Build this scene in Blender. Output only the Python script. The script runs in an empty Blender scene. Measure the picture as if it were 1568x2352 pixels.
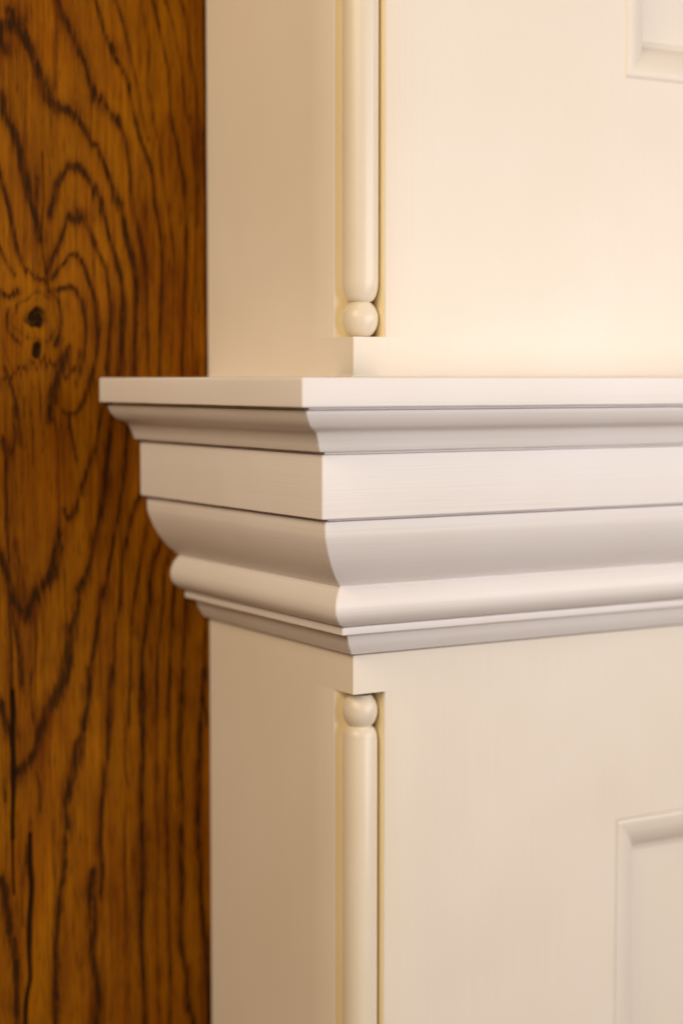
import bpy, bmesh, math
import numpy as np
from mathutils import Vector, Matrix

scene = bpy.context.scene
C = scene.collection

# ------------------------------------------------------------------ camera
# World frame: the vertical corner edge of the joinery is x=0,y=0; the front face is the plane y=0 (running +X),
# the side face is the plane x=0 (running +Y) and meets the oak wall at y=0.2; the shelf top is z=0. Metres.
F_PX, YAW, PITCH = 4007.4, math.radians(30.77), math.radians(4.318)
CAM = np.array([-0.55735, -0.92199, -0.0018])
FW = np.array([math.sin(YAW)*math.cos(PITCH), math.cos(YAW)*math.cos(PITCH), -math.sin(PITCH)])
RT = np.array([math.cos(YAW), -math.sin(YAW), 0.0])
UP = np.cross(RT, FW)
cam = bpy.data.cameras.new('camera')
cam.sensor_fit = 'VERTICAL'
cam.sensor_height = 36.0
cam.lens = 36.0*F_PX/2352.0
cam.clip_start, cam.clip_end = 0.05, 100
cam.dof.use_dof = True
cam.dof.focus_distance = 1.035
cam.dof.aperture_fstop = 3.6
camo = bpy.data.objects.new('camera', cam)
m = Matrix(((RT[0], UP[0], -FW[0]), (RT[1], UP[1], -FW[1]), (RT[2], UP[2], -FW[2]))).to_4x4()
m.translation = Vector(CAM)
camo.matrix_world = m
C.objects.link(camo)
scene.camera = camo

# ------------------------------------------------------------------ light (indoors: lamps, added fill lights and a warm room ambient)
w = bpy.data.worlds.new('World'); scene.world = w; w.use_nodes = True
bg = w.node_tree.nodes['Background']
bg.inputs['Color'].default_value = (1.0, 0.60, 0.31, 1)
bg.inputs['Strength'].default_value = 0.16

def area(name, loc, target, size, power, col, spread=math.pi):
    l = bpy.data.lights.new(name, 'AREA'); l.shape = 'DISK'; l.size = size
    l.energy = power; l.color = col; l.spread = spread
    o = bpy.data.objects.new(name, l); C.objects.link(o)
    o.location = loc
    o.rotation_euler = (Vector(target)-Vector(loc)).to_track_quat('-Z', 'Y').to_euler()
    return o
area('room_lamp', (1.25, -1.25, 0.25), (0.02, 0, -0.03), 0.8, 8.5, (1.0, 0.98, 0.99))
area('front_fill', (0.45, -1.42, 0.0), (0.02, 0, -0.03), 0.8, 9.5, (1.0, 0.965, 0.93))  # added fill light from the front, low enough to reach the moulding undersides
area('left_fill', (-1.7, -1.4, 0.95), (-0.05, 0, 0), 1.3, 16, (1.0, 0.89, 0.72))  # added broad soft fill from the left, source unseen
area('ceiling_lamp', (-1.9, -0.6, 1.2), (-0.05, 0, 0), 1.2, 22, (1.0, 0.77, 0.48))
sp = bpy.data.lights.new('downlight', 'SPOT')
sp.energy = 7; sp.color = (1.0, 0.86, 0.66); sp.spot_size = math.radians(40); sp.spot_blend = 1.0; sp.shadow_soft_size = 0.16
spo = bpy.data.objects.new('downlight', sp); C.objects.link(spo)
spo.location = (-0.25, -0.30, 1.4)
spo.rotation_euler = (Vector((-0.08, 0.05, 0.06))-Vector(spo.location)).to_track_quat('-Z', 'Y').to_euler()

scene.view_settings.view_transform = 'Standard'
scene.view_settings.look = 'None'
scene.view_settings.exposure = 0.04
scene.view_settings.gamma = 1.0
scene.render.engine = 'CYCLES'
scene.cycles.max_bounces = 10
scene.cycles.diffuse_bounces = 6

# ------------------------------------------------------------------ helpers
def link_mesh(name, me, mat, parent=None, smooth=35):
    me.materials.append(mat)
    if smooth:
        me.shade_smooth()
        me.set_sharp_from_angle(angle=math.radians(smooth))
    o = bpy.data.objects.new(name, me); C.objects.link(o)
    if parent: o.parent = parent
    return o

def mesh(name, verts, faces, mat, parent=None, smooth=35):
    me = bpy.data.meshes.new(name)
    me.from_pydata([tuple(v) for v in verts], [], faces)
    bm = bmesh.new(); bm.from_mesh(me)
    bmesh.ops.recalc_face_normals(bm, faces=bm.faces)
    bm.to_mesh(me); bm.free()
    return link_mesh(name, me, mat, parent, smooth)

def thing(name, label, cat, loc=(0, 0, 0)):
    o = bpy.data.objects.new(name, None); C.objects.link(o)
    o.empty_display_size = 0.05
    o['label'] = label; o['category'] = cat
    return o

def spline(pts, n=6):
    """Catmull-Rom through pts."""
    P = [np.array(p, float) for p in pts]
    P = [2*P[0]-P[1]] + P + [2*P[-1]-P[-2]]
    out = []
    for i in range(1, len(P)-2):
        for k in range(n):
            t = k/n
            a, b, c, d = P[i-1], P[i], P[i+1], P[i+2]
            out.append(0.5*((2*b)+(c-a)*t+(2*a-5*b+4*c-d)*t*t+(3*b-a-3*c+d)*t**3))
    out.append(P[-2])
    return [tuple(q) for q in out]

def rnd_corner(a, b, c, r, n=4):
    """fillet at b between a and c"""
    a, b, c = map(lambda q: np.array(q, float), (a, b, c))
    u = (a-b)/np.linalg.norm(a-b); v = (c-b)/np.linalg.norm(c-b)
    p, q = b+u*r, b+v*r
    return [tuple((1-t)**2*p+2*t*(1-t)*b+t*t*q) for t in np.linspace(0, 1, n+1)]

# ------------------------------------------------------------------ materials
def nodes_of(name):
    mt = bpy.data.materials.new(name); mt.use_nodes = True
    nt = mt.node_tree; b = nt.nodes['Principled BSDF']
    def N(t, **kw):
        n = nt.nodes.new(t)
        for k, v in kw.items(): setattr(n, k, v)
        return n
    return mt, nt, b, N

def paint(name, col, stroke, strength=0.06, rough=0.42):
    """Satin brush paint: stroke = mapping scale of the brush marks."""
    mt, nt, b, N = nodes_of(name)
    L = nt.links.new
    tc = N('ShaderNodeTexCoord')
    mp = N('ShaderNodeMapping'); mp.inputs['Scale'].default_value = stroke
    L(tc.outputs['Object'], mp.inputs['Vector'])
    n1 = N('ShaderNodeTexNoise'); n1.inputs['Scale'].default_value = 1.0; n1.inputs['Detail'].default_value = 5
    n1.inputs['Roughness'].default_value = 0.65
    L(mp.outputs['Vector'], n1.inputs['Vector'])
    n2 = N('ShaderNodeTexNoise'); n2.inputs['Scale'].default_value = 60; n2.inputs['Detail'].default_value = 3
    L(tc.outputs['Object'], n2.inputs['Vector'])
    mx = N('ShaderNodeMath', operation='MULTIPLY_ADD'); mx.inputs[1].default_value = 0.25
    L(n2.outputs['Fac'], mx.inputs[0]); L(n1.outputs['Fac'], mx.inputs[2])
    # fine dust nibs in the paint film
    vo = N('ShaderNodeTexNoise'); vo.inputs['Scale'].default_value = 420; vo.inputs['Detail'].default_value = 1
    L(tc.outputs['Object'], vo.inputs['Vector'])
    rr = N('ShaderNodeMapRange'); rr.inputs['From Min'].default_value = 0.74; rr.inputs['From Max'].default_value = 0.84
    rr.inputs['To Max'].default_value = 0.5
    L(vo.outputs['Fac'], rr.inputs['Value'])
    ad = N('ShaderNodeMath', operation='ADD'); L(mx.outputs[0], ad.inputs[0]); L(rr.outputs[0], ad.inputs[1])
    bp = N('ShaderNodeBump'); bp.inputs['Strength'].default_value = strength; bp.inputs['Distance'].default_value = 0.001
    L(ad.outputs[0], bp.inputs['Height'])
    L(bp.outputs['Normal'], b.inputs['Normal'])
    # colour: brush streaks and slow unevenness of the film
    n3 = N('ShaderNodeTexNoise'); n3.inputs['Scale'].default_value = 9; n3.inputs['Detail'].default_value = 2
    L(tc.outputs['Object'], n3.inputs['Vector'])
    s1 = N('ShaderNodeMath', operation='MULTIPLY_ADD'); s1.inputs[1].default_value = 0.5
    L(n1.outputs['Fac'], s1.inputs[0]); L(n3.outputs['Fac'], s1.inputs[2])
    cr = N('ShaderNodeMapRange'); cr.inputs['From Min'].default_value = 0.45; cr.inputs['From Max'].default_value = 1.05
    L(s1.outputs[0], cr.inputs['Value'])
    mc = N('ShaderNodeMix', data_type='RGBA')
    mc.inputs[6].default_value = (col[0]*0.965, col[1]*0.955, col[2]*0.93, 1)
    mc.inputs[7].default_value = (min(1, col[0]*1.02), min(1, col[1]*1.025), min(1, col[2]*1.045), 1)
    L(cr.outputs[0], mc.inputs[0]); L(mc.outputs[2], b.inputs['Base Color'])
    rg = N('ShaderNodeMapRange'); rg.inputs['To Min'].default_value = rough-0.05; rg.inputs['To Max'].default_value = rough+0.09
    L(n1.outputs['Fac'], rg.inputs['Value']); L(rg.outputs[0], b.inputs['Roughness'])
    b.inputs['Specular IOR Level'].default_value = 0.4
    return mt

CREAM = (0.82, 0.755, 0.675)
SHELFW = (0.825, 0.792, 0.795)
M_frame = paint('cream_paint_upright', CREAM, (420, 420, 9), 0.14)
M_rebate = paint('yellow_rebate', (0.86, 0.74, 0.47), (300, 300, 9), 0.05, 0.5)
M_flat = paint('cream_paint_panel', CREAM, (420, 420, 9), 0.10)
M_bead = paint('cream_paint_turned', (0.79, 0.715, 0.60), (60, 60, 60), 0.05, 0.28)
M_run = paint('warm_white_paint_run', SHELFW, (7, 7, 620), 0.15)

def oak_material():
    mt, nt, b, N = nodes_of('stained_oak')
    L = nt.links.new
    tc = N('ShaderNodeTexCoord')
    at = N('ShaderNodeAttribute', attribute_name='grain')
    ak = N('ShaderNodeAttribute', attribute_name='crack')
    ab = N('ShaderNodeAttribute', attribute_name='band')
    def noise(scale, detail=3, rough=0.6):
        mp = N('ShaderNodeMapping'); mp.inputs['Scale'].default_value = scale
        L(tc.outputs['Object'], mp.inputs['Vector'])
        n = N('ShaderNodeTexNoise'); n.inputs['Scale'].default_value = 1; n.inputs['Detail'].default_value = detail
        n.inputs['Roughness'].default_value = rough
        L(mp.outputs['Vector'], n.inputs['Vector'])
        return n
    def math_(op, a, bb, cc=None):
        n = N('ShaderNodeMath', operation=op)
        for i, q in enumerate((a, bb, cc)):
            if q is None: continue
            if isinstance(q, (int, float)): n.inputs[i].default_value = q
            else: L(q, n.inputs[i])
        return n.outputs[0]
    def rng(v, a, c, lo=0., hi=1., smooth=False):
        n = N('ShaderNodeMapRange')
        if smooth: n.interpolation_type = 'SMOOTHSTEP'
        n.inputs['From Min'].default_value = a; n.inputs['From Max'].default_value = c
        n.inputs['To Min'].default_value = lo; n.inputs['To Max'].default_value = hi
        L(v, n.inputs['Value']); return n.outputs[0]
    fleck = noise((520, 520, 55), 3)        # pores: short vertical dashes
    dash = noise((200, 200, 75), 3)         # breaks the lines into dashes
    fine = noise((300, 300, 7), 4)          # fine vertical streaks
    patch = noise((60, 60, 16), 3)          # where the ring zones took more stain
    slow = noise((26, 26, 8), 3)            # slow tone changes of the board
    broken = math_('MULTIPLY', at.outputs['Fac'], rng(dash.outputs['Fac'], 0.34, 0.60, 0.52, 1.08))
    g2 = math_('MULTIPLY_ADD', rng(fleck.outputs['Fac'], 0.3, 0.7), 0.62, broken)
    line = rng(g2, 0.52, 1.22, 0, 1, True)
    halo = math_('ADD', rng(at.outputs['Fac'], 0.05, 0.75, 0, 0.22, True), math_('MULTIPLY', rng(ab.outputs['Fac'], 0.2, 0.95, 0, 0.36, True), rng(patch.outputs['Fac'], 0.35, 0.65, 0.15, 1.0)))
    pore = rng(noise((900, 900, 48), 2).outputs['Fac'], 0.52, 0.70, 0, 0.55)
    mixb = N('ShaderNodeMix', data_type='RGBA')
    mixb.inputs[6].default_value = (0.110, 0.030, 0.0002, 1); mixb.inputs[7].default_value = (0.37, 0.135, 0.0003, 1)
    tone = math_('MULTIPLY_ADD', rng(fine.outputs['Fac'], 0.3, 0.7), 0.55, math_('MULTIPLY', rng(slow.outputs['Fac'], 0.28, 0.72), 0.58))
    L(math_('SUBTRACT', tone, math_('ADD', halo, pore)), mixb.inputs[0])
    mixl = N('ShaderNodeMix', data_type='RGBA')
    red = N('ShaderNodeMix', data_type='RGBA'); red.blend_type = 'MULTIPLY'
    red.inputs[7].default_value = (0.80, 0.68, 0.6, 1)
    L(mixb.outputs[2], red.inputs[6]); L(rng(noise((34, 34, 10), 3).outputs['Fac'], 0.42, 0.66, 0, 1), red.inputs[0])
    L(red.outputs[2], mixl.inputs[6]); mixl.inputs[7].default_value = (0.030, 0.011, 0.0012, 1)
    L(math_('MULTIPLY', line, 0.95), mixl.inputs[0])
    mixk = N('ShaderNodeMix', data_type='RGBA')
    L(mixl.outputs[2], mixk.inputs[6]); mixk.inputs[7].default_value = (0.012, 0.005, 0.0015, 1)
    L(rng(ak.outputs['Fac'], 0.25, 0.8, 0, 0.95, True), mixk.inputs[0])
    L(mixk.outputs[2], b.inputs['Base Color'])
    b.inputs['Roughness'].default_value = 0.62
    b.inputs['Specular IOR Level'].default_value = 0.06
    bp = N('ShaderNodeBump'); bp.inputs['Strength'].default_value = 0.25; bp.inputs['Distance'].default_value = 0.001
    L(math_('SUBTRACT', math_('MULTIPLY', fine.outputs['Fac'], 0.6), line), bp.inputs['Height'])
    L(bp.outputs['Normal'], b.inputs['Normal'])
    return mt
M_oak = oak_material()

# ------------------------------------------------------------------ shelf with its mouldings
X_END, Y_WALL = 0.83, 0.1997
R_MITRE = 0.0013
wob = np.random.RandomState(3)
shelf = thing('mantel_shelf', 'off-white moulded mantel shelf jutting out between the two cream panelled sections', 'shelf')

def run(name, prof, mat, parent, r=R_MITRE, n_arc=4):
    """Two pieces meeting in a mitre: the front length and the return along the side. prof: closed list of (p, z) in mm."""
    prof = [(a/1000, b/1000) for a, b in prof]
    K = len(prof)
    def make(nm, front):
        rings = []
        for t in range(n_arc+1):
            ring = []
            for p, z in prof:
                rr = min(r, max(p, 0.0)) if p > 0 else 0.0
                th = (math.pi/4)*(t/n_arc)           # from the mitre (45 deg) to the straight length
                ang = math.pi/4+th                    # 90 deg = facing front (-Y)
                cx = cy = -(p-rr)
                x, y = cx-rr*math.cos(ang), cy-rr*math.sin(ang)
                ring.append((x, y, z) if front else (y, x, z))
            rings.append(ring)
        end = X_END if front else Y_WALL
        NS = 110 if front else 34
        ph = [wob.uniform(0, 6.28, 4) for _ in range(2)]
        for t in (np.arange(1, NS+1)/NS)**1.25:
            s_ = 0.004+(end-0.004)*t
            ring = []
            for k, (p, z) in enumerate(prof):
                q = 0.12*k
                dp = 0.00004*(math.sin(s_*60+q+ph[0][0])+0.7*math.sin(s_*143+1.1*q+ph[0][1])+0.5*math.sin(s_*317+q+ph[0][2])) if p > 0.001 else 0
                dz = 0.00004*(math.sin(s_*71+0.7*q+ph[1][0])+0.6*math.sin(s_*190+q+ph[1][1])) if 0.001 < p and z < -0.001 else 0
                ring.append((s_, -(p+dp), z+dz) if front else (-(p+dp), s_, z+dz))
            rings.append(ring)
        # subdivide the straight length near the corner so shading stays clean
        v = [q for rg in rings for q in rg]
        f = []
        for i in range(len(rings)-1):
            for k in range(K):
                a, b_ = i*K+k, i*K+(k+1) % K
                f.append((a, b_, b_+K, a+K))
        f.append(tuple(range((len(rings)-1)*K, len(rings)*K)))
        return mesh(nm, v, f, mat, parent, 38)
    return make(name, True), make(name+'_return', False)

board = ([(-30, -0.2), (-30, 0.0)] + rnd_corner((0, 0), (83.4, 0), (83.4, -17), 1.8)
         + rnd_corner((83.4, 0), (83.4, -17), (70, -17), 1.2) + [(-30, -17)])
run('shelf_board', board[1:], M_run, shelf)
cyma = ([(-6, -17.05), (73.5, -17.05), (73.8, -18.3)] + spline([(77.5, -18.9), (76.9, -21.3), (74.6, -25.0), (71.0, -28.3), (66.6, -30.0), (63.0, -31.7), (60.2, -36.2), (58.3, -40.6), (57.3, -42.6)], 4)
        + [(56.6, -43.0), (49.5, -43.3), (49.5, -43.6), (-6, -43.6)])
run('cyma_moulding', cyma, M_run, shelf)
frieze = ([(-6, -43.65), (49.6, -43.65), (49.8, -44.6)] + rnd_corner((50.5, -44.7), (53.1, -44.9), (53.1, -60), 0.8) + rnd_corner((53.1, -60), (53.1, -82.4), (40, -82.5), 1.0) + [(-6, -82.5)])
run('frieze_board', frieze, M_run, shelf)
crown = ([(-6, -82.55), (44, -82.55), (44.5, -83.9)] + rnd_corner((45, -84.0), (48.6, -84.2), (48.5, -89), 0.7, 2)
         + spline([(48.4, -89), (47.9, -93.5), (46.2, -98.6), (43.2, -104.8), (38.7, -111.8), (32.3, -119.2), (27.0, -123.6), (24.1, -125.4)], 4)
         + spline([(23.7, -126.1), (26.2, -128.2), (28.5, -131.2), (30.2, -135.2), (30.8, -138.8), (30.1, -142.8), (28.0, -146.2), (24.6, -148.9), (20.6, -150.8)], 4)
         + [(17.5, -151.6), (-6, -151.6)])
run('crown_moulding', crown, M_run, shelf)
bed = ([(-6, -151.65), (16, -151.65)] + rnd_corner((16, -151.7), (19.6, -151.9), (19.6, -154), 0.4, 2) + rnd_corner((19.6, -153), (19.6, -156.4), (15, -157.6), 0.5, 2)
       + [(12.4, -158.0)] + spline([(11.2, -158.8), (10.3, -161.2), (8.9, -164.6), (6.9, -167.8), (4.6, -170.6)], 4) + [(4.3, -171.2), (3.6, -171.5), (-6, -171.6)])
run('bed_moulding', bed, M_run, shelf)

# ------------------------------------------------------------------ panelled sections
NOTCH, BEV, POST = 0.0232, 0.0013, 0.052

def corner_post(parent, z_block0, z_block1, z_far):
    """Post with a stopped square rebate on its outer edge; the block end keeps the full corner."""
    n, b, q, r = NOTCH, BEV, POST, 0.0007
    cut = [(0, q), (0, n+b), (b*0.35, n+b*0.35), (b, n), (n, n), (n, b), (n+b*0.35, b*0.35), (n+b, 0), (q, 0), (q, q)]
    arc = [(r-r*math.cos(a), r-r*math.sin(a)) for a in np.linspace(0, math.pi/2, 5)]
    blk = [(0, q)] + arc + [(q, 0), (q, q)]
    v, f = [], []
    def prism(poly, z0, z1):
        s = len(v); K = len(poly)
        v.extend([(x, y, z0) for x, y in poly]); v.extend([(x, y, z1) for x, y in poly])
        for k in range(K):
            f.append((s+k, s+(k+1) % K, s+K+(k+1) % K, s+K+k))
        f.append(tuple(range(s, s+K))); f.append(tuple(range(s+K, s+2*K)))
    prism(blk, z_block0, z_block1)
    s = 1 if z_far > z_block1 else -1
    edge = z_block1 if s > 0 else z_block0
    prism(cut, edge+s*0.00001, z_far)
    o = mesh('corner_post', v, f, M_frame, parent, 30)
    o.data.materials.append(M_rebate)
    for pl in o.data.polygons:                       # the two walls of the rebate take a yellower colour
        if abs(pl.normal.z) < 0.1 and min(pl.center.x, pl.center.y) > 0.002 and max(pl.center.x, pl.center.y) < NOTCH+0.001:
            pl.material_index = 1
    return o

def spindle(parent, segs, ball_z, rb, zcut):
    """segs: (z, r) of the turned shaft, a separate ball at its end."""
    c = 0.0131
    def lathe(nm, prof, par):
        K = 48; v = []; f = []
        for z, r in prof:
            v += [(c+r*math.cos(2*math.pi*k/K), c+r*math.sin(2*math.pi*k/K), z) for k in range(K)]
        for i in range(len(prof)-1):
            for k in range(K):
                f.append((i*K+k, i*K+(k+1) % K, (i+1)*K+(k+1) % K, (i+1)*K+k))
        f.append(tuple(range(K))); f.append(tuple(range((len(prof)-1)*K, len(prof)*K)))
        return mesh(nm, v, f, M_bead, par, 40)
    sh = lathe('corner_spindle', segs, parent)
    h = zcut
    ball = [(ball_z+rb[1]*math.sin(a), rb[0]*math.cos(a)) for a in np.linspace(-math.asin(h), math.asin(h), 25)]
    lathe('ball', ball, sh)
    return sh

def front_board(parent, x0, x1, z0, z1, ox0, ox1, oz0, oz1, th=0.022):
    """Face frame with one panel opening."""
    v, f = [], []
    for y in (0.0, th):
        v += [(x0, y, z0), (x1, y, z0), (x1, y, z1), (x0, y, z1), (ox0, y, oz0), (ox1, y, oz0), (ox1, y, oz1), (ox0, y, oz1)]
    for o in (0, 8):
        for k in range(4):
            f.append((o+k, o+(k+1) % 4, o+4+(k+1) % 4, o+4+k))
    for k in range(4):
        f.append((k, (k+1) % 4, 8+(k+1) % 4, 8+k))
        f.append((4+k, 4+(k+1) % 4, 12+(k+1) % 4, 12+k))
    return mesh('face_frame', v, f, M_frame, parent, 30)

def box(name, a, b_, mat, parent):
    v = [(x, y, z) for x in (a[0], b_[0]) for y in (a[1], b_[1]) for z in (a[2], b_[2])]
    f = [(0, 1, 3, 2), (4, 5, 7, 6), (0, 1, 5, 4), (2, 3, 7, 6), (0, 2, 6, 4), (1, 3, 7, 5)]
    return mesh(name, v, f, mat, parent, 30)

def panel(parent, ox0, ox1, oz0, oz1, prof, depth):
    """Four mitred moulding strips round the opening and the sunk panel behind them. prof: (inset, depth) mm."""
    pr = [(a/1000, d/1000) for a, d in prof]
    K = len(pr)
    corners = [((ox0, oz0), (1, 1)), ((ox1, oz0), (-1, 1)), ((ox1, oz1), (-1, -1)), ((ox0, oz1), (1, -1))]
    for k in range(4):
        v = []
        for (x, z), (sx, sz) in (corners[k], corners[(k+1) % 4]):
            v += [(x+sx*a, d, z+sz*a) for a, d in pr]
        f = [(i, i+1, K+i+1, K+i) for i in range(K-1)]
        # close the back so each strip is a solid length
        f += [(K-1, 0, K, 2*K-1), tuple(range(K)), tuple(range(K, 2*K))]
        mesh('panel_moulding', v, f, M_flat, parent, 30)
    g = pr[-1][0]-0.004
    box('panel', (ox0+g, depth/1000, oz0+g), (ox1-g, depth/1000+0.006, oz1-g), M_flat, parent)

PROF = [(-0.2, 21.5), (-0.2, 2.4), (0.7, 2.4)] + spline([(1.5, 1.1), (3.2, 0.6), (7.0, 1.3), (11.5, 2.6), (16, 5.0), (20, 8.2), (23.4, 12.0), (25.2, 15.6)], 3) + [(26.0, 15.9), (29.0, 16.6), (30.0, 17.5), (30.0, 21.5)]

PROF_U = [(-0.2, 21.5), (-0.2, 0.3)] + spline([(0.3, -0.3), (1.6, -1.1), (4.5, -1.4), (9, -0.6), (14, 1.8), (19, 5.5), (23.2, 10.5), (25.2, 15.6)], 3) + PROF[-4:]

upper = thing('upper_panelling', 'upper cream painted panelled section standing on the mantel shelf', 'panelling')
corner_post(upper, 0.0002, 0.0250, 0.62)
front_board(upper, POST, X_END, 0.0002, 0.62, 0.2115, 0.62, 0.2002, 0.50)
box('side_board', (0, POST, 0.0002), (0.022, Y_WALL, 0.62), M_frame, upper)
panel(upper, 0.2115, 0.62, 0.2002, 0.50, PROF_U, 17)
R = 0.01145
end = [(0.0470+0.0135*(1-math.cos(a)), 0.0062+(R-0.0062)*math.sin(a)) for a in np.linspace(0, math.pi/2, 12)]
spindle(upper, [(0.0462, 0.0058)]+end+[(0.2, R), (0.4, R), (0.62, R)], 0.0362, (0.0113, 0.0126), 0.86)

def caulk(parent):
    """uneven paint-and-filler line where the upper section meets the shelf"""
    rc = np.random.RandomState(11)
    pts = [(0.0, y) for y in np.linspace(Y_WALL, 0.0, 90)] + [(x, 0.0) for x in np.linspace(0.0, X_END, 300)[1:]]
    side = [True]*90+[False]*299
    v, f = [], []
    h = 0.0008+0.0005*np.convolve(rc.rand(len(pts)+8), np.ones(5)/5, 'same')[4:-4]+0.0004*(rc.rand(len(pts)) > .96)
    for (x, y), sd, hh in zip(pts, side, h):
        for a in (0, 0.35, 0.7, 1.0):
            o, z = hh*math.cos(a*math.pi/2), hh*math.sin(a*math.pi/2)+0.0001
            v.append((x-o, y if y > 0 else y-o*(not sd), z) if sd else (x if x > 0 else -o, y-o, z))
    for i in range(len(pts)-1):
        for k in range(3):
            f.append((i*4+k, i*4+k+1, i*4+k+5, i*4+k+4))
    mesh('caulk_line', v, f, M_frame, parent, 40)
caulk(upper)

lower = thing('lower_panelling', 'lower cream painted panelled section under the mantel shelf', 'panelling')
ZB = -0.62
corner_post(lower, -0.1976, -0.1731, ZB)
box('shelf_core', (0.0045, 0.0045, -0.1745), (X_END, Y_WALL, -0.0172), M_run, shelf)
front_board(lower, POST, X_END, ZB, -0.1731, 0.2123, 0.62, -0.56, -0.3046)
box('side_board', (0, POST, ZB), (0.022, Y_WALL, -0.1731), M_frame, lower)
panel(lower, 0.2123, 0.62, -0.56, -0.3046, PROF, 17)
R2 = 0.0113
end = [(-0.2206-0.0080*(1-math.cos(a))**0.9, 0.0073+(R2-0.0001-0.0073)*math.sin(a)) for a in np.linspace(0, math.pi/2, 9)]
spindle(lower, [(-0.2198, 0.0066)]+end+[(-0.2289, R2), (-0.4, R2), (ZB, R2)], -0.2106, (0.0113, 0.0127), 0.80)

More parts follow.
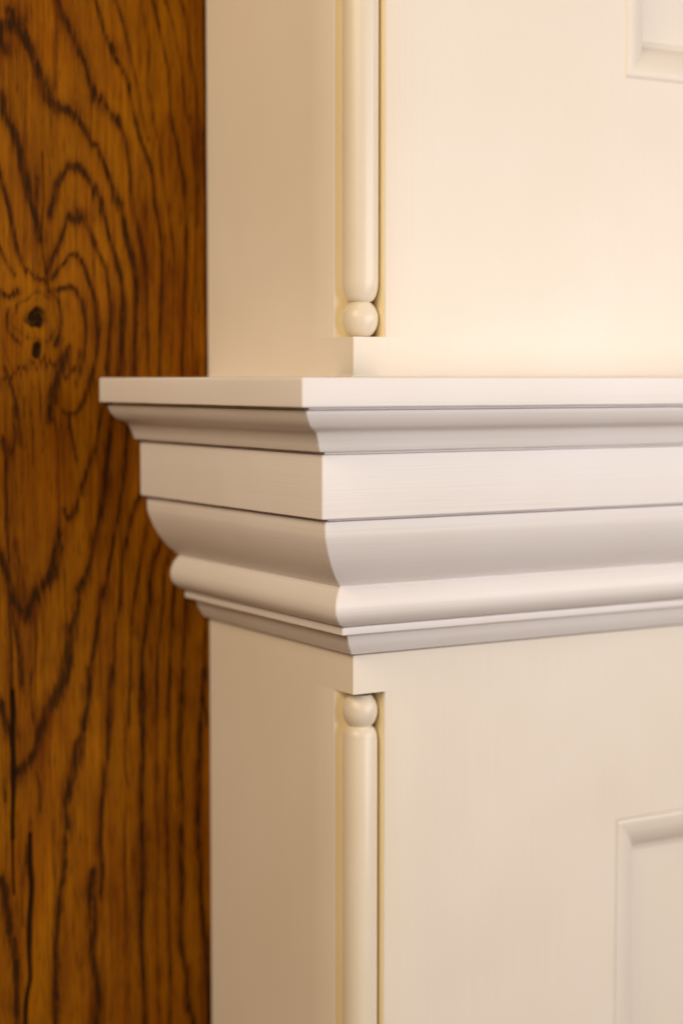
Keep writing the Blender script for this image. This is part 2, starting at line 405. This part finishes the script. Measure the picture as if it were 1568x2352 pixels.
# ------------------------------------------------------------------ oak board behind
# growth-ring lines and dark edge lines read off the photograph and carried onto the board's plane (y = 0.2)
def to_wall(px, py):
    d = (px-784)/F_PX*RT-(py-1176)/F_PX*UP+FW
    t = (0.2-CAM[1])/d[1]
    q = CAM+t*d
    return q[0], q[2]
def A(w, s, *p): return (w*.3673, s, [to_wall(x*.3673, y*.3673) for x, y in p])
def B(w, s, *p): return (w*.3673, s, [to_wall(x*.3673, 800+y*.3673) for x, y in p])
def D(w, s, *p): return (w*.3469, s, [to_wall(x*.3469, 1536+y*.3469) for x, y in p])
LINES = [
 A(30, 1, (60, 60), (110, 140), (170, 260), (220, 390), (270, 520), (320, 640), (400, 680), (470, 720)),
 A(20, 1, (470, 720), (520, 790), (570, 880), (620, 950), (660, 1040), (700, 1150), (730, 1240), (770, 1370), (790, 1480), (820, 1600), (845, 1700), (855, 1850), (850, 2000), (845, 2150), (840, 2352)),
 A(38, 1, (-60, 330), (0, 260), (20, 190), (70, 150), (120, 150)), A(34, 1, (10, 250), (25, 300)),
 A(22, 1, (350, -60), (375, 50), (420, 150), (460, 230), (500, 320), (535, 410), (560, 500), (590, 600), (640, 640), (690, 700), (740, 760)),
 A(30, .9, (585, 620), (650, 640)), A(20, .9, (455, 210), (490, 340)),
 A(16, .9, (740, 760), (780, 850), (800, 960), (815, 1080), (820, 1200), (830, 1290), (860, 1400), (880, 1500), (900, 1600), (915, 1750), (920, 1900), (925, 2100), (930, 2352)),
 A(17, .9, (590, -40), (600, 0), (625, 90), (650, 200), (690, 280), (730, 380), (780, 460), (810, 560), (830, 650), (850, 760), (880, 880), (930, 1000), (960, 1130), (970, 1220), (990, 1350), (1005, 1480), (1015, 1650), (1010, 1800), (1005, 1950), (1000, 2150), (995, 2352)),
 A(26, .9, (690, 270), (710, 310)), A(22, .9, (725, 740), (760, 810)),
 A(15, .8, (720, -30), (745, 50), (770, 140), (800, 270), (830, 400), (850, 480), (870, 600), (890, 720), (930, 880)),
 A(15, .85, (950, -40), (960, 0), (985, 110), (1010, 230), (1030, 330), (1060, 480), (1070, 620), (1080, 760), (1110, 900), (1130, 1030), (1150, 1130), (1160, 1300), (1165, 1500), (1160, 1700), (1150, 1900), (1145, 2100), (1140, 2352)),
 A(13, .75, (1030, -40), (1040, 0), (1080, 130), (1110, 260), (1140, 420), (1150, 560), (1160, 680), (1200, 800), (1210, 960), (1215, 1050), (1225, 1300), (1225, 1600), (1215, 1900), (1205, 2352)),
 A(15, .75, (1120, -40), (1130, 0), (1160, 100), (1180, 230), (1190, 370), (1220, 520), (1240, 700), (1245, 900), (1240, 1220), (1240, 1400)),
 A(13, .7, (880, -30), (900, 100), (930, 260), (925, 480), (935, 590), (960, 700), (985, 830), (1000, 950), (1020, 1100), (1050, 1300), (1080, 1500), (1090, 1700), (1080, 2000), (1070, 2352)),
 A(16, .95, (1282, -40), (1280, 150), (1282, 300), (1288, 700), (1276, 900), (1290, 1300), (1290, 1700), (1290, 2000), (1298, 2352)),  # dark line along the joint with the upper side board
 A(12, .7, (1235, 1180), (1245, 1260)), A(12, .7, (1230, 1700), (1245, 1900), (1240, 2100), (1235, 2352)),
 A(7, .6, (350, -20), (355, 300), (350, 480), (325, 650), (320, 850), (318, 980)),
 A(24, 1, (20, 600), (30, 720), (85, 810), (115, 900), (135, 1000), (155, 1100), (180, 1190), (195, 1290), (230, 1390), (250, 1500)),
 A(28, .9, (75, 800), (110, 850)), A(18, .95, (235, 1120), (230, 1250), (215, 1340)),
 A(18, .95, (-60, 960), (0, 1090), (20, 1170), (50, 1270), (75, 1390), (100, 1500), (130, 1600), (165, 1690), (230, 1740), (290, 1760)),
 A(16, .8, (-60, 1450), (0, 1560), (40, 1640), (100, 1720)),
 A(20, 1, (310, 1350), (340, 1230), (370, 1130), (420, 1060), (480, 1035), (530, 1080), (570, 1150), (610, 1230), (640, 1320), (670, 1420), (700, 1530), (730, 1620), (760, 1760), (775, 1900), (765, 2050), (760, 2200), (750, 2352)),
 A(26, .9, (430, 1040), (500, 1040)), A(34, 1, (435, 1370), (520, 1365)),
 A(18, 1, (300, 1700), (330, 1620), (380, 1500), (420, 1390), (470, 1350), (520, 1370), (560, 1450), (600, 1540), (640, 1640), (670, 1740), (690, 1860), (700, 1960), (690, 2060), (680, 2200), (670, 2352)),
 A(18, .95, (330, 1740), (380, 1670), (430, 1610), (470, 1590), (510, 1630), (540, 1710), (570, 1800), (600, 1900), (610, 2020), (615, 2120), (600, 2250), (560, 2400)),
 A(18, .9, (340, 1820), (400, 1800), (460, 1800), (500, 1860), (530, 1960), (540, 2060), (535, 2160), (520, 2260), (480, 2400)),
 A(18, .95, (310, 1820), (360, 1870), (380, 1930), (385, 2010), (375, 2090), (350, 2160)),
 A(15, .85, (60, 1930), (45, 2000), (55, 2060), (90, 2110), (130, 2140)), A(22, .9, (-40, 1810), (0, 1840), (50, 1855), (110, 1820)),
 A(12, .65, (150, 1880), (100, 1920), (75, 1990), (80, 2050)), A(14, .6, (400, 2100), (380, 2200), (360, 2280)),
 A(12, .6, (20, 2130), (40, 2220), (80, 2300)), A(10, .6, (300, 2150), (320, 2250), (300, 2330)), A(10, .55, (150, 2130), (130, 2220), (150, 2300)),
 B(18, .9, (-60, 280), (0, 240), (60, 185), (120, 130), (200, 110), (290, 85), (360, 120), (420, 170)),
 B(22, 1, (430, 0), (400, 80), (380, 140), (350, 220), (335, 300), (320, 380), (310, 450)), B(30, 1, (335, 270), (335, 340)),
 B(16, .8, (500, 20), (490, 80), (460, 140), (430, 180)), B(18, .9, (580, 190), (550, 270), (520, 340), (490, 390), (440, 420), (400, 390)),
 B(18, .85, (30, 130), (60, 200), (90, 290), (115, 380), (125, 480), (130, 600)), B(22, .8, (105, 370), (115, 430)),
 B(16, .75, (95, 480), (105, 560), (75, 650)), B(14, .85, (15, 560), (40, 640), (40, 800), (45, 1000), (50, 1200), (60, 1350)),
 B(26, .8, (20, 600), (50, 650)), B(11, .7, (190, 330), (200, 450), (210, 600), (200, 780)), B(14, .7, (240, 200), (255, 300), (260, 480)), B(12, .6, (270, 500), (275, 650)), B(12, .6, (150, 300), (160, 450), (170, 620)),
 B(10, .8, (345, 430), (365, 600), (370, 800), (375, 1000), (380, 1130), (400, 1350), (410, 1600), (425, 1750)),
 B(16, .75, (430, 440), (460, 600), (480, 700)),
 B(17, .9, (640, 380), (620, 520), (580, 680), (540, 790), (500, 920), (470, 1040), (440, 1060), (400, 1010)),
 B(20, .95, (700, 440), (680, 640), (660, 780), (660, 900), (640, 1040), (600, 1180), (570, 1340), (520, 1480), (490, 1600), (470, 1700), (440, 1780)),
 B(28, .9, (520, 1460), (495, 1520)), B(30, .9, (430, 1760), (450, 1800)), B(24, .9, (660, 1490), (640, 1580)),
 B(18, .9, (800, 500), (790, 650), (770, 850), (740, 1020), (720, 1150), (690, 1340), (660, 1500), (630, 1600), (610, 1750), (590, 1900), (560, 2050), (545, 2200), (540, 2352)),
 B(17, .9, (900, 880), (860, 960), (830, 1050), (800, 1180), (770, 1320), (760, 1450), (750, 1600), (730, 1720), (715, 1900), (700, 2050), (695, 2200), (700, 2352)),
 B(15, .85, (960, 1000), (940, 1060), (910, 1180), (890, 1280), (870, 1400), (850, 1540), (830, 1700), (820, 1900), (810, 2200), (810, 2352)),
 B(20, .9, (1020, 1160), (990, 1240), (960, 1330), (940, 1460), (940, 1560), (920, 1700), (900, 1860), (890, 2000), (880, 2200), (880, 2352)),
 B(16, .85, (1090, 1220), (1060, 1290), (1030, 1420), (1025, 1550), (1010, 1700), (990, 1850), (985, 2050), (980, 2352)),
 B(18, .9, (1120, 1400), (1100, 1480), (1080, 1600), (1075, 1780), (1065, 1950), (1060, 2100), (1050, 2300)),
 B(18, .9, (1200, 1500), (1170, 1560), (1160, 1700), (1150, 1850), (1140, 2000), (1135, 2150), (1135, 2352)),
 B(16, .95, (1290, 1650), (1283, 1850), (1283, 2050), (1270, 2120), (1295, 2352)),  # dark line along the joint, lower part
 B(32, 1, (375, 1150), (345, 1250), (335, 1400), (280, 1490), (230, 1560), (190, 1640), (150, 1650), (90, 1570), (60, 1480), (20, 1360), (-50, 1200)),
 B(38, .9, (440, 1750), (430, 1900), (410, 2020), (370, 2130), (320, 2240), (280, 2320)),
 B(22, .75, (70, 1600), (110, 1800), (130, 1950), (140, 2100)), B(15, .8, (60, 1500), (70, 1800), (75, 2000), (85, 2300)),
 B(24, .95, (10, 2230), (25, 2320)), B(14, .7, (100, 1200), (110, 1270), (140, 1420), (150, 1560)), B(14, .6, (200, 1650), (230, 1850), (220, 2050)),
 D(38, .95, (450, 0), (420, 80), (370, 200), (320, 300), (260, 450), (240, 540), (190, 620), (130, 680)),
 D(28, .95, (10, 250), (40, 380), (80, 440)), D(13, .8, (215, 0), (210, 150), (225, 330), (240, 430)), D(18, .6, (155, 0), (160, 150)),
 D(25, .95, (600, 0), (590, 150), (570, 330), (550, 430), (510, 500), (490, 600), (470, 720), (440, 850), (440, 950), (450, 1050), (430, 1200), (430, 1320), (400, 1480), (390, 1600), (380, 1750), (375, 1950), (370, 2150), (375, 2420)),
 D(34, .7, (570, 300), (540, 520), (490, 700), (450, 880)),
 D(22, .9, (750, 0), (740, 120), (720, 380), (720, 560), (700, 700), (690, 830), (670, 960), (670, 1080), (660, 1200), (680, 1320), (670, 1500)),
 D(32, .95, (620, 1350), (600, 1480), (620, 1620), (620, 1750), (610, 1900), (640, 2050), (650, 2200), (640, 2420)),
 D(14, .7, (860, 30), (850, 200), (840, 400), (830, 600), (850, 820), (830, 1050), (830, 1250), (840, 1600), (850, 1950), (860, 2200), (860, 2420)),
 D(22, .95, (945, 0), (955, 200), (950, 400), (945, 600), (940, 800), (940, 1000), (945, 1200), (945, 1450), (935, 1650), (940, 1850), (950, 2000), (960, 2250), (960, 2420)),
 D(14, .75, (1050, 0), (1045, 230), (1040, 330), (1035, 800), (1040, 1000), (1050, 1200), (1040, 1600), (1045, 1900), (1050, 2200), (1050, 2420)),
 D(18, .8, (1130, 0), (1125, 250), (1115, 500), (1105, 830), (1110, 1200), (1115, 1350), (1120, 1700), (1130, 1980), (1130, 2200), (1130, 2420)),
 D(22, .9, (1215, 0), (1200, 250), (1190, 500), (1205, 850), (1200, 1200), (1205, 1500), (1200, 1800), (1240, 2000), (1240, 2200), (1280, 2330), (1290, 2420)),
 D(24, .9, (1350, 0), (1330, 300), (1325, 580), (1315, 900), (1310, 1200), (1330, 1300), (1330, 1500), (1350, 1700), (1370, 1900), (1380, 2200), (1385, 2420)),
 D(32, .9, (0, 1400), (40, 1500), (60, 1700), (90, 1850), (110, 2000), (110, 2200), (120, 2420)), D(15, .75, (240, 700), (265, 800), (270, 950)), D(20, .6, (30, 750), (35, 900)),
 D(16, .6, (360, 1000), (365, 1300), (385, 1500)), D(20, .55, (210, 1000), (150, 1480), (150, 1700)), D(14, .55, (530, 2000), (560, 1850), (580, 1600)),
]
CRACKS = [
 A(13, .62, (270, 950), (275, 1100), (280, 1250), (265, 1400), (265, 1520), (280, 1640), (300, 1740), (310, 1820)),
 A(40, 1, (237, 2165), (230, 2215)),
 D(26, .9, (88, 150), (95, 300), (90, 450), (95, 600), (95, 800), (90, 1000), (90, 1130)), D(12, .8, (90, 1130), (90, 1300), (100, 1500)),
 D(26, .9, (205, 1100), (205, 1300), (215, 1450), (200, 1700), (200, 1900), (205, 2050), (180, 2200), (170, 2420)),
]
GX0, GX1, GZ0, GZ1, DX, DZ = -0.37, 0.06, -0.60, 0.40, 0.0008, 0.0011
nx, nz = int((GX1-GX0)/DX)+1, int((GZ1-GZ0)/DZ)+1
gx, gz = np.linspace(GX0, GX1, nx), np.linspace(GZ0, GZ1, nz)
rs = np.random.RandomState(7)
PXM = 0.30e-3      # metres on the board per photo pixel (1568 wide), across the grain
def raster(lines, soft=1.0):
    g = np.zeros((nz, nx))
    for wpx, s, pts in lines:
        wd = max(wpx*(0.95 if wpx > 7 else 0.80)*PXM*1.15*soft, 0.0012)
        P = np.array(spline(pts, 5)) if len(pts) > 2 else np.array(pts)
        seg = np.hypot(*np.diff(P, axis=0).T); t = np.concatenate([[0], np.cumsum(seg)])
        T = np.arange(0, t[-1], 0.0006)
        X, Z = np.interp(T, t, P[:, 0]), np.interp(T, t, P[:, 1])
        # the line swells and thins along its length
        ph = rs.rand()*6.28
        sw = wd*(1+0.16*np.sin(T/0.019+ph)+0.08*np.sin(T/0.007+2*ph))
        sv = s*min(1.0, 0.77+0.23*max(0, wpx-4.5)/4.5) if soft != 0.85 else s
        R_ = 2.3
        for x, z, ww in zip(X, Z, sw):
            i0, i1 = max(0, int((x-R_*ww-GX0)/DX)), min(nx, int((x+R_*ww-GX0)/DX)+2)
            j0, j1 = max(0, int((z-R_*ww-GZ0)/DZ)), min(nz, int((z+R_*ww-GZ0)/DZ)+2)
            if i1 <= i0 or j1 <= j0: continue
            d2 = ((gx[i0:i1]-x)[None, :]**2+(gz[j0:j1]-z)[:, None]**2)/(ww*ww)
            np.maximum(g[j0:j1, i0:i1], sv*np.exp(-d2), out=g[j0:j1, i0:i1])
    return g
# the board goes on beyond what the photograph shows: carry the lines on and add more to the left
more = []
for wpx, s, pts in LINES:
    (xa, za), (xb, zb) = pts[0], pts[-1]
    for x, z, sg in ((xa, za, 1), (xb, zb, -1)):
        if z > 0.245 or z < -0.43:
            more.append((wpx, s*0.9, [(x, z), (x-0.004, z+sg*0.05), (x-0.006, z+sg*0.12), (x-0.002, z+sg*0.2)]))
for k in range(17):
    x = -0.178-0.0112*k+rs.uniform(-.003, .003)
    amp = rs.uniform(.002, .006); ph = k*0.12
    more.append((rs.uniform(5, 9), rs.uniform(.7, .95), [(x+amp*math.sin(z/0.14+ph)-0.012*math.exp(-((z-0.03)/0.12)**2)*math.exp(-k/6), z) for z in np.linspace(GZ0, GZ1, 24)]))
grain = raster(LINES+more)
# serrate the lines along the grain (ring pores end in vertical spikes)
spike = np.interp(np.arange(nx), np.arange(0, nx+3, 1.0), np.convolve(rs.randn(nx+5), [.2, .6, .2], 'same')[:nx+3])*0.0046
slow_z = np.array([np.convolve(rs.randn(nz+40), np.ones(21)/21*3, 'same')[20:nz+20] for _ in range(8)])
blend = np.array([np.interp(np.arange(nx), np.linspace(0, nx, 8), slow_z[:, j]) for j in range(nz)])
zz = gz[:, None]+spike[None, :]*(0.6+0.5*blend)
jj = np.clip((zz-GZ0)/(GZ1-GZ0)*(nz-1), 0, nz-1.001)
j0 = jj.astype(int); fr = jj-j0; ii = np.arange(nx)[None, :].repeat(nz, 0)
grain = grain[j0, ii]*(1-fr)+grain[j0+1, ii]*fr
# feathering: pores drag each line out along the grain, unevenly from column to column
feather = np.clip(0.80+0.12*np.convolve(rs.randn(nx+4), [.3, .4, .3], 'same')[:nx], 0.5, 0.95)[None, :]
tail = grain.copy()
for k in range(9):
    tail = np.maximum(tail, np.vstack([tail[1:], tail[-1:]])*feather)
grain = 0.55*grain+0.45*tail
crack = raster(CRACKS, 0.85)
band = raster(LINES+more, 2.6)
kx, kz = to_wall(228*.3673, 1988*.3673)
ang = np.arctan2(gz[:, None]-kz, gx[None, :]-kx)
rk = np.hypot((gx[None, :]-kx)/0.0090, (gz[:, None]-kz)/0.0088)*(1+0.10*np.sin(3*ang+1)+0.06*np.sin(7*ang))
core = np.clip(1.6-1.25*rk, 0, 1)*(0.62+0.38*np.clip(np.abs(np.sin(rk*5+ang)), 0, 1))
crack = np.maximum(crack, core)
grain = np.maximum(grain, 0.5*np.exp(-((rk-1.75)/0.25)**2))

oak = thing('oak_board', 'dark stained oak board with a knot and bold grain, behind the cream joinery', 'board')
Xg, Zg = np.meshgrid(gx, gz)
Yg = 0.2+0.0025*np.clip(crack, 0, 1)**2+0.00025*grain
co = np.stack([Xg, Yg, Zg], -1).reshape(-1, 3)
idx = np.arange(nx*nz).reshape(nz, nx)
fq = np.stack([idx[:-1, :-1], idx[:-1, 1:], idx[1:, 1:], idx[1:, :-1]], -1).reshape(-1, 4)
# closed slab: back and edges
nb = len(co)
back = np.array([(GX0, .235, GZ0), (GX1, .235, GZ0), (GX1, .235, GZ1), (GX0, .235, GZ1)])
co = np.concatenate([co, back])
me = bpy.data.meshes.new('face')
nf = len(fq)
me.vertices.add(len(co)); me.vertices.foreach_set('co', co.ravel())
ngons = [list(map(int, idx[0, ::-1]))+[nb, nb+1], list(map(int, idx[:, -1][::-1]))+[nb+1, nb+2],
         list(map(int, idx[-1]))+[nb+2, nb+3], list(map(int, idx[:, 0]))+[nb+3, nb], [nb+3, nb+2, nb+1, nb]]
loops = np.concatenate([fq.ravel()]+[np.array(n_) for n_ in ngons]).astype(np.int32)
starts = list(range(0, nf*4, 4)); s_ = nf*4
for n_ in ngons: starts.append(s_); s_ += len(n_)
me.loops.add(len(loops)); me.loops.foreach_set('vertex_index', loops)
me.polygons.add(len(starts)); me.polygons.foreach_set('loop_start', np.array(starts, np.int32))
me.update(calc_edges=True); me.validate()
for nm, arr in (('grain', grain), ('crack', crack), ('band', band)):
    a = me.attributes.new(nm, 'FLOAT', 'POINT')
    a.data.foreach_set('value', np.concatenate([arr.ravel(), np.zeros(4)]).astype(np.float32))
link_mesh('plank', me, M_oak, oak, 60)
